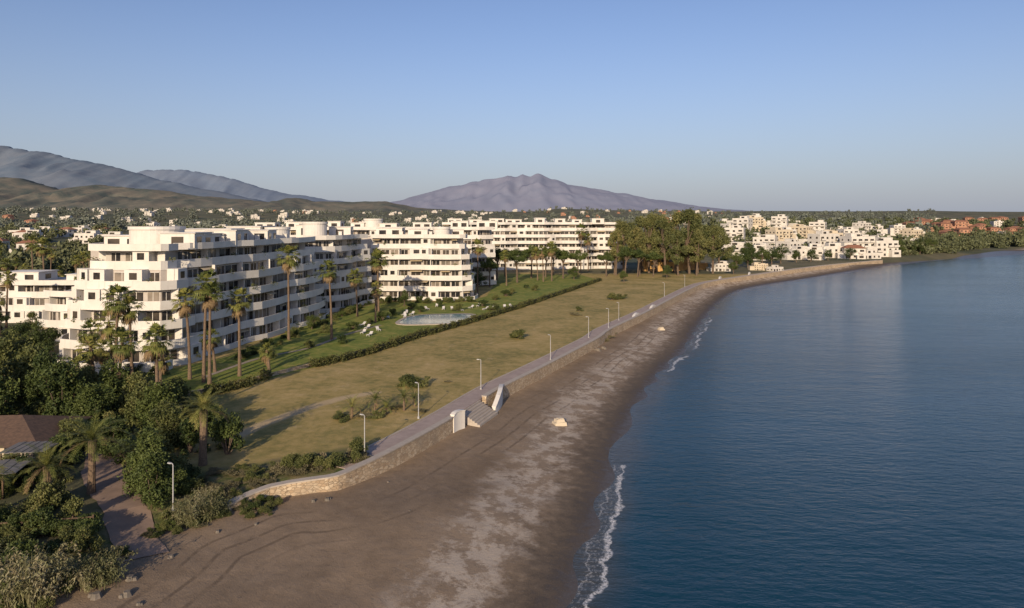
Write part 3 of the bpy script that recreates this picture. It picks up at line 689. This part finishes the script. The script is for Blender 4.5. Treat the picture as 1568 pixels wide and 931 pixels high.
def fan_palm(h, seed, r=2.1):
    rr=random.Random(seed); g=MB()
    bx,by=rr.uniform(-.7,.7),rr.uniform(-.7,.7)
    pts=[(bx*(t/8)**2,by*(t/8)**2,-0.3+(h+.3)*t/8) for t in range(9)]
    g.tube(pts,[.34,.27,.23,.21,.2,.19,.18,.18,.2],9,1)
    top=Vector((bx,by,h)); nfr=rr.randint(34,46)
    for i in range(nfr):
        u=i/nfr; el=math.radians(82-150*u**0.85+rr.uniform(-10,10)); az=i*2.39996+rr.uniform(-.4,.4)
        dead = el<math.radians(-42)
        pl=r*rr.uniform(.36,.62)*(0.8 if dead else 1); bl=r*rr.uniform(.42,.62)
        d=Vector((math.cos(az)*math.cos(el),math.sin(az)*math.cos(el),math.sin(el)))
        side=Vector((-math.sin(az),math.cos(az),0)); up=side.cross(d)*-1
        if up.z<0: up=-up
        root=top+Vector((0,0,-.35 if dead else 0)); hub=root+d*pl
        g.add([root-side*.03,root+side*.03,hub+side*.02,hub-side*.02],[(0,1,2,3)],2 if dead else 0)
        K=11
        for k in range(K):
            t=(k/(K-1)-.5)*math.radians(140)
            ld=(d*math.cos(t)+side*math.sin(t)).normalized(); w=side*math.cos(t)-d*math.sin(t)
            l=bl*(1-.25*abs(t))*rr.uniform(.85,1.1); mid=hub+ld*l*.55+up*.05; tip=hub+ld*l*.95-Vector((0,0,l*rr.uniform(.15,.5)))
            ww=l*.075
            g.add([hub,mid-w*ww,tip,mid+w*ww],[(0,1,2,3)],2 if dead else 0)
    for i in range(60):
        az=rr.uniform(0,6.28); z=h-rr.uniform(.2,1.5); a=Vector((bx+.18*math.cos(az),by+.18*math.sin(az),z)); l=rr.uniform(.7,1.3)
        tip=a+Vector((math.cos(az)*.45*rr.random(),math.sin(az)*.45*rr.random(),-l)); s=Vector((-math.sin(az),math.cos(az),0))*.16
        g.add([a-s*.3,a*.5+tip*.5-s,tip,a*.5+tip*.5+s],[(0,1,2,3)],2)
    return g.mesh('palm_tree',['palm','trunk','skirt'])
def feather_palm(h,seed,r=3.0,nf=36,tr=.34):
    rr=random.Random(seed); g=MB()
    g.tube([(0,0,-.3),(.05,0,h*.3),(.1,.05,h*.65),(.12,.05,h)],[tr*1.25,tr,tr*.95,tr*1.15],10,1)
    top=Vector((.12,.05,h))
    for i in range(nf):
        u=i/nf
        el=math.radians(86-90*u**.8+rr.uniform(-8,8)); az=i*2.39996+rr.uniform(-.25,.25)
        L=r*rr.uniform(.8,1.12); h0=Vector((math.cos(az),math.sin(az),0)); side=Vector((-math.sin(az),math.cos(az),0))
        p=top.copy(); e=el; pts=[p.copy()]; dr0=rr.uniform(3.5,6.5)
        for s in range(9):
            p=p+(h0*math.cos(e)+Vector((0,0,math.sin(e))))*L/9; e-=math.radians(dr0+1.0*s); pts.append(p.copy())
        mt = 2 if (u>.88 and rr.random()<.7) else 0
        for s in range(9):
            a,b=pts[s],pts[s+1]; g.add([a-side*.03,a+side*.03,b+side*.02,b-side*.02],[(0,1,2,3)],mt)
            if s<1: continue
            dr=(b-a).normalized()
            for q in (0,.33,.66):
                o=a.lerp(b,q); ll=r*.20*(1-.45*abs(s-4)/4.5)*rr.uniform(.85,1.1)
                for sg in (-1,1):
                    dd=(side*sg*.7+dr*.75-Vector((0,0,rr.uniform(-.2,.2)))).normalized()
                    w=dr*.028*r/3
                    g.add([o-w,o+dd*ll*.5-w*1.1,o+dd*ll,o+dd*ll*.5+w*1.1],[(0,1,2,3)],mt)
    return g.mesh('palm_tree',['palm','trunk','skirt'])

TB=[tree_mesh('broadleaf_tree',9,4.2,.28,5600,.18,'leafA','broad',i) for i in range(4)]
TO=[tree_mesh('olive_tree',7,3.4,.25,4600,.15,'leafB','broad',20+i) for i in range(3)]
TE=[tree_mesh('eucalyptus_tree',24,7.2,.5,6500,.36,'leafE','euc',40+i) for i in range(4)]
TP=[tree_mesh('pine_tree',14,6.0,.35,4200,.28,'leafA','pine',60+i) for i in range(3)]
BU=[bush_mesh('shrub',1.6,2.4,3000,.095,'leafA',i,11) for i in range(3)]
BO=[bush_mesh('shrub',1.6,2.2,3000,.095,'leafB',10+i,11) for i in range(3)]
BT=[bush_mesh('tall_shrub',2.0,5.6,8500,.115,('leafA','leafB','leafA','leafB')[i],70+i,26) for i in range(4)]
BS=[bush_mesh('shrub',1.5,1.1,2200,.085,'scrub',30+i,11) for i in range(3)]
RE=[reed_mesh('reed_clump',3.0,260,i) for i in range(3)]
def put(name, lib, x, y, s, zs=1.0, dz=0):
    place(name, R.choice(lib), (x,y,gz(x,y)+dz), R.uniform(0,6.28), (s*R.uniform(.92,1.08), s*R.uniform(.92,1.08), s*zs))

FP=[]
for i,(x,y,h,r) in enumerate([(-55.5,95.5,13.0,2.6),(-54.0,97,11.5,2.3),(-57.0,97.5,9.5,2.5),(-53.5,93,7.4,2.4),(-56.8,93,6.6,2.2),
    (-41.0,79,10.2,2.3),(-45.6,101,14.2,2.8),(-44.3,100,13.2,2.4),(-48.6,103,12.0,2.3),(-41.9,105,11.6,2.5),(-44.8,137,16.8,3.2),(-36.2,137,14.0,2.6),
    (-34.2,175,14.0,3.4),(-38.5,170,9.8,2.6),(-36,182,13,2.6),(-32.0,160,8.0,2.1),(-11.2,222,15.5,3.0),(15.6,268,13.0,3.2),(12.2,266,12,2.8),(10.2,272,11,2.8),(32,318,19.0,4.0),(36,322,15,3.4),
    (45,300,14,3.2),(-2,250,11,2.7),(-38.8,109,3.2,1.7),(-47,108,5.5,2.0),(-64,104,7,2.2),(-60,101,5,2.2),(-58.5,91,4.5,2.1),(-51,99,4,1.9)]):
    me=fan_palm(h,100+i,r); FP.append(me)
    place('palm_tree', me, (x,y,gz(x,y)), R.uniform(0,6.28))
for i,(x,y,h,r,tr) in enumerate([(-30.3,66.9,5.4,2.7,.36),(-37.0,60.0,4.6,3.0,.3),(-39.4,57.6,3.2,2.6,.25),(-35.0,64.5,2.2,2.4,.2),(-42.5,55,3.6,2.8,.28),
    (-19.5,83.0,1.2,1.9,.14),(-17.2,85.6,1.5,1.9,.14),(-13.6,86.0,1.6,2.0,.14),(-15.5,84.5,.7,1.6,.12),(-12.5,88.0,1.1,1.6,.12)]):
    place('palm_tree', feather_palm(h,200+i,r,40 if h>2 else 22,tr), (x,y,gz(x,y)), R.uniform(0,6.28))

for (x,y,s) in [(45,296,.80),(50,305,.92),(56,300,.85),(62,309,1.0),(68,303,.98),(74,310,1.08),(79,304,1.12),(84,309,1.0),(90,306,.9),(72,296,.8),(60,318,1.05),(86,318,1.05),(97,320,.85),(52,318,.9),(66,312,1.05),(80,296,.8)]:
    put('eucalyptus_tree',TE,x,y,s*1.03)
for (x,y,s) in [(2,262,1.0),(-6,270,1.0),(8,282,1.05),(14,286,.95),(21,280,.9),(-8,244,.8),(47,284,1.0),(53,288,.9),(-3,290,.9),(28,290,.85),(60,290,.8),(18,300,1),(40,290,.8)]:
    put('pine_tree',TP,x,y,s*.92)
for (x,y,s) in [(-12,236,.8),(25,275,.6),(43,262,.5),(64,282,.6),(98,302,.6),(110,335,.9),(118,342,1.0),(105,340,.9),(124,352,1.1),(132,360,1.1),(140,368,1.0),(148,376,1.1),(128,372,1.3),(-30,190,.5),(-44,150,.35),
    (160,384,.8),(172,393,.8),(186,402,.7),(204,412,.8),(250,450,1.1),(262,462,1.2),(274,470,1.1),(288,482,1.2),(300,490,1.2),(240,448,.9)]:
    put('broadleaf_tree',TB,x,y,s)
for i in range(110):
    y = R.uniform(90,240); x = -62-(y-88)*0.12-R.uniform(6,75)*(y/130)
    if y<112 and x>-66: continue
    if -100<x<-60 and 110<y<165 and x>-98: continue
    if -136<x<-94 and 148<y<185: continue
    lib,name = R.choice([(TB,'broadleaf_tree'),(TB,'broadleaf_tree'),(TO,'olive_tree'),(TO,'olive_tree'),(TP,'pine_tree')])
    put(name,lib,x,y,R.uniform(.5,.9)*(0.65 if name=='pine_tree' else 1))
for i in range(34):
    y=R.uniform(120,250); x=-y*R.uniform(.62,.80)
    if -136<x<-94 and 150<y<185: continue
    if x>-98 and y<165: continue
    place('palm_tree', FP[R.randrange(0,16)], (x,y,gz(x,y)), R.uniform(0,6.28), R.uniform(.8,1.15))
for i in range(14):
    put('broadleaf_tree' ,TB,R.uniform(-98,-82),R.uniform(112,130),R.uniform(.45,.7))
# dense planting, lower left
for (x,y,s,zs) in [(-30.3,57.5,.9,1.0),(-31.9,59.6,.95,1.05),(-33,62,1.0,1.0),(-36,72,1.15,.9),(-39,75,1.2,1.0),(-42,78,1.2,.95),(-37,79,1.0,.8),(-45,82,1.3,.9),(-49,84,1.3,1.0),
    (-52,79,1.4,1.1),(-57,84,1.4,1.1),(-47.5,77,1.2,.9),(-41,70,1.0,.75),(-46,71,1.0,.7),(-50,90,1.1,.75),(-56,90,1.1,.85),(-62,88,1.5,1.1),(-68,92,1.6,1.2),(-63,80,1.5,1.1),(-44,66.5,.9,.7),(-58,76,1.3,1),(-31.0,61.0,.8,.85),(-29.6,59.5,.7,.75)]:
    put('tall_shrub',BT,x,y,s,zs)
for (x,y,s,zs) in [(-29.2,70,1.2,1.5),(-33.2,70.5,1.3,1.2),(-34,77,1.2,1.2),(-44,89,1.4,1.1),(-40,87,1.1,1.0),(-31.5,64.5,.8,1),(-30.6,73,1,.9),(-38,67.5,1.1,.9),(-35.5,68.5,1,.9),(-29.5,62,.8,.8),(-28.5,60.5,.7,.8)]:
    put('shrub',BU+BO,x,y,s,zs)
for i in range(90):
    x,y=R.uniform(-50,-31),R.uniform(43.5,64)
    lx = -27-(y-50)*0.95
    if abs(x-lx)<2.4 or x>lx: continue
    put('shrub',BU+BO,x,y,R.uniform(.45,1.0),R.uniform(.7,1.3))
for i in range(60):
    y=R.uniform(62,92); x=-R.uniform(41+ (y-62)*.1,70)
    put('shrub',BU+BO,x,y,R.uniform(.7,1.3),R.uniform(.7,1.3))
for (x,y,s) in [(-31.2,43.9,1.25),(-30.5,44.9,.9),(-27.8,46.6,.8),(-28.5,46.0,.65),(-33.4,44.4,.7),(-26.2,55.3,.75),(-25.0,56.4,.65),(-25.8,57.8,.7),(-24.5,57.6,.5),(-27,56.6,.6),(-36,46,.8)]:
    put('reed_clump',RE,x,y,s)
for i in range(34):
    y=R.uniform(43,50.5); x=-29.4-(50-y)*R.uniform(-.1,.5)-R.uniform(0,1.8)+ (1.2 if y>47 else 0)
    put('shrub',BU+BU+BS+BO,x,y,R.uniform(.25,.6),R.uniform(.6,1.1))
for i in range(110):
    x=R.uniform(-28.5,-20.5); y=54.6+(x+27.5)*0.66+R.uniform(-1.4,3.0)
    if x>-23.5 and y>60.5: continue
    put('shrub',BS+BO+BO+BU,x,y,R.uniform(.15,.42),R.uniform(.5,1.0))
for i in range(60):
    x=R.uniform(-29,-22); y=R.uniform(58.5,66)
    if y < 60+(x+24.4)*.9: continue
    put('shrub',BS+BS+BO,x,y,R.uniform(.25,.6),R.uniform(.5,.9))
for i in range(38):
    t=R.random(); x=-22.5+8.0*t+R.uniform(-.8,.3); y=63.2+4*t*t*1.0+R.uniform(1.0,3.8)
    put('shrub',BS if R.random()<.75 else BO,x,y,R.uniform(.45,.9),R.uniform(.7,1.1))
for (x,y,s,l) in [(-14.8,98.6,1.3,BO),(-15.6,99.4,1.0,BO),(-13.4,98.8,1.1,BO),(1.6,138,1.4,BO),(0.6,139.5,1.1,BO),(16,172,1.2,BS),(30,205,1.6,BO),(33,208,1.3,BO),(-9.5,101,.4,BS),(19.5,144,1.3,BS),(20.3,147,1.2,BS),(22.4,152,.9,BS),(17.5,180,.9,BO),(-20.5,82,.8,BO),(-18,83,.7,BS),(-11.5,85.5,.7,BS),(-16.4,83,.7,BO),(-15,87,.8,BS)]:
    put('shrub',l,x,y,s,.6)
for i in range(70):
    y=R.uniform(112,200); base=-50.5+ (y-112)*0.06
    put('shrub',R.choice([BU,BO]),base+R.uniform(2.0,5.5),y,R.uniform(.4,1.0),.75)
for i in range(24): put('shrub',BU+BO,R.uniform(-42,-12),R.uniform(196,202),R.uniform(.6,1.1),.8)
for (x,y) in [(-33,158),(-31,163),(-35,150),(-30,172),(-5,205),(0,222),(5,240),(-2,215),(8,232),(-24,178),(-14,180),(-8,190),(-38,128),(-42,118),(-40,146),(-27,184),(-20,190),(-5,182),(-33,133)]:
    put('shrub',BO+BU,x,y,R.uniform(.7,1.3),.75)
for i in range(16): put('shrub',BU+BO,R.uniform(-74,-54),R.uniform(100,107.5),R.uniform(.6,1.1),.75)

# distant woodland
def woodland(name, P, sizes, nleaf, mat, leaf):
    base=[]
    for s in range(6):
        C=[];Q=[]
        for i in range(8):
            a=2.4*i+s; d=RN.uniform(.1,.65); C.append((d*math.cos(a),d*math.sin(a),RN.uniform(.2,1.0))); k=RN.uniform(.18,.40); Q.append((k,k,k*.8))
        base.append(cards(cloud(C,Q,nleaf),leaf))
    z=fields(P)[0]; V=[]
    for i,(p,zz,s) in enumerate(zip(P,z,sizes)):
        a=RN.uniform(0,6.28); c,q=math.cos(a),math.sin(a); b=base[i%6]*s
        V.append(np.column_stack([b[:,0]*c-b[:,1]*q+p[0], b[:,0]*q+b[:,1]*c+p[1], b[:,2]*RN.uniform(.8,1.3)+zz-0.05*s]))
    place(name, quadmesh(name,np.concatenate(V),[mat]))
def scatter(n, y0,y1, u0,u1, pw=1.0):
    y=y0+(y1-y0)*RN.random(n)**pw; u=RN.uniform(u0,u1,n); return np.column_stack([u*y,y])
P=scatter(620,270,800,-0.82,0.16,1.2); ok=~((P[:,0]>-110)&(P[:,1]<375)); ok&=P[:,0]<P[:,1]*0.5
P=P[ok]; woodland('woodland',P,RN.uniform(4,8.5,len(P)),300,'leafF',.13)
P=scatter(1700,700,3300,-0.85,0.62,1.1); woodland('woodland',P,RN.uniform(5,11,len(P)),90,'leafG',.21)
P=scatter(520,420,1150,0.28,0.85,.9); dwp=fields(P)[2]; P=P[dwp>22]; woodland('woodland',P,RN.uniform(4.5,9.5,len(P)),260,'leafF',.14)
t=RN.random(150); cx=245+t*300; cy=np.interp(cx,[p[0] for p in LANDE if p[0]>100],[p[1] for p in LANDE if p[0]>100])+RN.uniform(16,80,150)
P=np.column_stack([cx,cy]); woodland('woodland',P,RN.uniform(5,10,150),320,'leafF',.13)

# ------------------------------------------------------------------ town buildings
def town_mesh(name, w,d,fl,wall,roof,seed):
    rr=random.Random(seed); g=MB(); fh=3.0; H=fl*fh
    g.box(0,0,H/2-1,w,d,H+2,0,0)
    if roof=='tile':
        g.add([(-w/2-.5,-d/2-.5,H+.02),(w/2+.5,-d/2-.5,H+.02),(w/2+.5,d/2+.5,H+.02),(-w/2-.5,d/2+.5,H+.02),(-w/4,0,H+1.9),(w/4,0,H+1.9)],[(0,1,5,4),(1,2,5),(2,3,4,5),(3,0,4),(3,2,1,0)],3)
    else:
        for (x,y,sx,sy) in ((0,-d/2+.12,w+.1,.3),(0,d/2-.12,w+.1,.3),(-w/2+.12,0,.3,d-.5),(w/2-.12,0,.3,d-.5)): g.box(x,y,H+.4,sx,sy,.85,0,0)
        ww=w*rr.uniform(.3,.55); g.box(rr.uniform(-.2,.2)*w,d*.1,H+1.3,ww,d*.5,2.6,0,0); g.box(rr.uniform(-.1,.1)*w,d*.1-d*.25-.02,H+1.2,ww*.4,.1,1.7,0,1)
    if fl>1:
        sg=rr.choice((-1,1)); g.box(sg*(w/2+w*.15),rr.uniform(-.1,.2)*d,(fl-1)*fh/2-1,w*.3,d*.8,(fl-1)*fh+2,0,0)
        g.box(sg*(w/2+w*.15),rr.uniform(-.1,.2)*d,(fl-1)*fh+.1,w*.32,d*.84,.2,0,0)
        sg=-sg; g.box(sg*w*.25,-d/2-1.4,(fl-1)*fh*.35,w*.4,2.8,(fl-1)*fh*.7,0,0); g.box(sg*w*.25,-d/2-2.85,(fl-1)*fh*.35+.2,w*.2,.1,1.3,0,1)
    nb=max(2,int(w/3.4))
    for k in range(fl):
        for i in range(nb):
            x=(i+.5)/nb*w-w/2; z=k*fh+1.4; bal=rr.random()<.55
            g.box(x,-d/2-.02,z if not bal else z-.2,w/nb*(.6 if bal else .36),.12,1.3 if not bal else 1.95,0,1)
            if bal and k>0:
                g.box(x,-d/2-.65,k*fh+.06,w/nb*.94,1.3,.16,0,0); g.box(x,-d/2-1.25,k*fh+.6,w/nb*.94,.12,.95,0,0)
        for sg in (-1,1):
            for i in range(max(1,int(d/4))):
                y=(i+.5)/max(1,int(d/4))*d-d/2; g.box(sg*(w/2+.02),y,k*fh+1.5,.12,1.3,1.2,0,1)
    return g.mesh(name,[wall,'glass','roof','terracotta'])
WH=[town_mesh('white_building',R.uniform(10,17),R.uniform(9,13),f,'townwhite','flat',i) for i,f in enumerate((2,3,3,4,4,5,5,3,4,2))]
WL=[town_mesh('white_house',R.uniform(9,14),R.uniform(8,10),f,'townwhite',rf,20+i) for i,(f,rf) in enumerate(((2,'flat'),(1,'flat'),(2,'tile'),(2,'flat')))]
CR=[town_mesh('cream_building',R.uniform(14,22),12,f,'cream','flat',40+i) for i,f in enumerate((4,5,3))]
RD=[town_mesh('terracotta_house',R.uniform(11,17),R.uniform(9,12),f,'redwall','tile',60+i) for i,f in enumerate((2,3,3,4))]
OC=[town_mesh('ochre_house',14,11,f,'ochre','flat',80+i) for i,f in enumerate((3,2))]
def bld(name,lib,x,y,s=1,rz=None):
    place(name,R.choice(lib),(x,y,gz(x,y)),R.uniform(-.35,.35) if rz is None else rz,s)
for (y,x0,x1,st,lib) in ((412,146,196,12,WL),(428,165,232,12,WL),(455,150,250,16,WH[:5]),(492,160,290,18,WH),(535,175,312,19,WH),(585,195,345,19,WH),(640,205,380,20,WH),(700,225,420,21,WH)):
    x=x0
    while x<x1:
        nm = 'white_house' if lib is WL else 'white_building'
        if lib is not WL and R.random()<(.22 if x<230 else .05): bld('cream_building',CR,x,y+R.uniform(-8,8),.9,R.uniform(-.9,.6))
        elif R.random()<.9: bld(nm,lib,x+R.uniform(-3,3),y+R.uniform(-8,8),R.uniform(.8,1.12),R.uniform(-.8,.6))
        x+=st*R.uniform(.8,1.2)
for i in range(50):
    y=R.uniform(690,1150); x=y*R.uniform(.575,.83)
    if R.random()<.2: bld('white_building',WH[:3],x,y,.9,R.uniform(-.8,.6))
    else: bld('terracotta_house',RD,x,y,R.uniform(.75,1.1),R.uniform(-.8,.6))
for i in range(10):
    y=R.uniform(620,760); x=y*R.uniform(.60,.85)
    if gz(x,y)>6: bld('terracotta_house',RD[:2],x,y,.9)
bld('ochre_house',OC,69,327,1.05,0.1); bld('ochre_house',OC,84,335,1.0,0); bld('cream_building',CR,119,328,.32,0)
bld('white_house',WL,98,322,.55,0.2); bld('white_house',WL,124,322,.5,0.5)
for i in range(200):
    y=850+2500*R.random(); x=y*R.uniform(-.80,.32)
    s=R.uniform(.6,1.15)
    if R.random()<(.12 if x<0 else .45): bld('terracotta_house',RD[:2],x,y,s)
    else: bld('white_building',WH[:3],x,y,s)
for i in range(44):
    y=R.uniform(400,850); x=y*R.uniform(-.80,-.1); bld('white_house',WL,x,y,1.1)
for i in range(24):
    y=R.uniform(600,900); x=y*R.uniform(-.06,.16); bld('terracotta_house',RD,x,y,1.0)

# houses by the lane (left edge)
par=empty('beach_house'); g=MB(); g.box(-51.5,70,4.0,9,8,3.0,0.1,0); g.obj('walls',['cream'],par)
g=MB(); c,q=math.cos(.1),math.sin(.1)
def rp(x,y): return (-51.5+x*c-y*q,70+x*q+y*c)
g.add([(*rp(-5.6,-5.1),5.25),(*rp(5.6,-5.1),5.25),(*rp(5.6,5.1),5.25),(*rp(-5.6,5.1),5.25),(*rp(-1.2,0),7.0),(*rp(1.2,0),7.0)],[(0,1,5,4),(1,2,5),(2,3,4,5),(3,0,4),(3,2,1,0)],0); g.obj('roof',['brownroof'],par)
g=MB()
for x in (-2.6,0,2.6): g.box(*rp(x,-4.02),4.2,1.4,.12,1.6,.1,0)
g.obj('windows',['glass'],par)
g=MB()
for (x,y,w,d,z,r) in ((-46.5,60.5,6,4,5.0,.25),(-45.5,64.6,4,3.2,5.5,.1)):
    nr=12
    for i in range(nr):
        lx=(i+.5)/nr*w-w/2; cc,qq=math.cos(r),math.sin(r)
        g.box(x+lx*cc,y+lx*qq,z+.04*(i%2),w/nr,d,.06,r,0)
    for sx in (-.45,.45):
        for sy in (-.45,.45): g.box(x+w*sx,y+d*sy,(z+2.8)/2,.12,.12,z-2.8,r,1)
g.obj('shade_canopy',['greyroof','wood'])
g=MB(); fp=[(-41,51.5),(-38,52),(-35,52.5),(-32.5,53)]
for p in resample(fp,1.4): g.box(p[0],p[1],3.4,.1,.1,1.5,0,0)
g.sweep(fp,.04,-.04,3.9,4.02,0); g.sweep(fp,.04,-.04,3.3,3.42,0); g.obj('wooden_fence',['wood'])

# ------------------------------------------------------------------ light, sky, camera
w = bpy.data.worlds.new('World'); scene.world = w; w.use_nodes = True
nt = w.node_tree; bg = nt.nodes['Background']
sky = nt.nodes.new('ShaderNodeTexSky'); sky.sky_type='NISHITA'; sky.sun_disc=False
sky.sun_elevation=math.radians(18); sky.sun_rotation=math.radians(191)
sky.air_density=1.0; sky.dust_density=1.0; sky.ozone_density=2.0
tc = nt.nodes.new('ShaderNodeTexCoord'); sp = nt.nodes.new('ShaderNodeSeparateXYZ'); nt.links.new(tc.outputs['Generated'],sp.inputs[0])
hzf = math_(nt,'MULTIPLY',math_(nt,'POWER',math_(nt,'SUBTRACT',1.0,math_(nt,'MULTIPLY',math_(nt,'ABSOLUTE',sp.outputs[2]),3.2,clamp=True),clamp=True),1.7),0.88)
tint = mixc(nt,1.0,sky.outputs[0],(1.16,1.10,1.28),'MULTIPLY')
nt.links.new(mixc(nt,hzf,tint,(3.45,3.85,4.75)),bg.inputs[0]); bg.inputs[1].default_value=0.10
sl = bpy.data.lights.new('sun','SUN'); sl.energy=5.0; sl.angle=math.radians(.5); sl.color=(1.0,.80,.56)
so = bpy.data.objects.new('sun',sl); COL.objects.link(so)
e=math.radians(18); d=Vector((0.19*math.cos(e),0.982*math.cos(e),-math.sin(e)))
so.rotation_euler=d.to_track_quat('-Z','Y').to_euler(); so.location=(0,-50,80)
cam=bpy.data.cameras.new('camera'); co=bpy.data.objects.new('camera',cam); COL.objects.link(co)
co.location=(0,0,27); co.rotation_euler=(math.radians(90),0,0); cam.lens=24; cam.sensor_width=36; cam.shift_y=-0.082
cam.clip_start=0.5; cam.clip_end=60000
scene.camera=co
scene.view_settings.view_transform='Standard'; scene.view_settings.look='None'; scene.view_settings.exposure=0
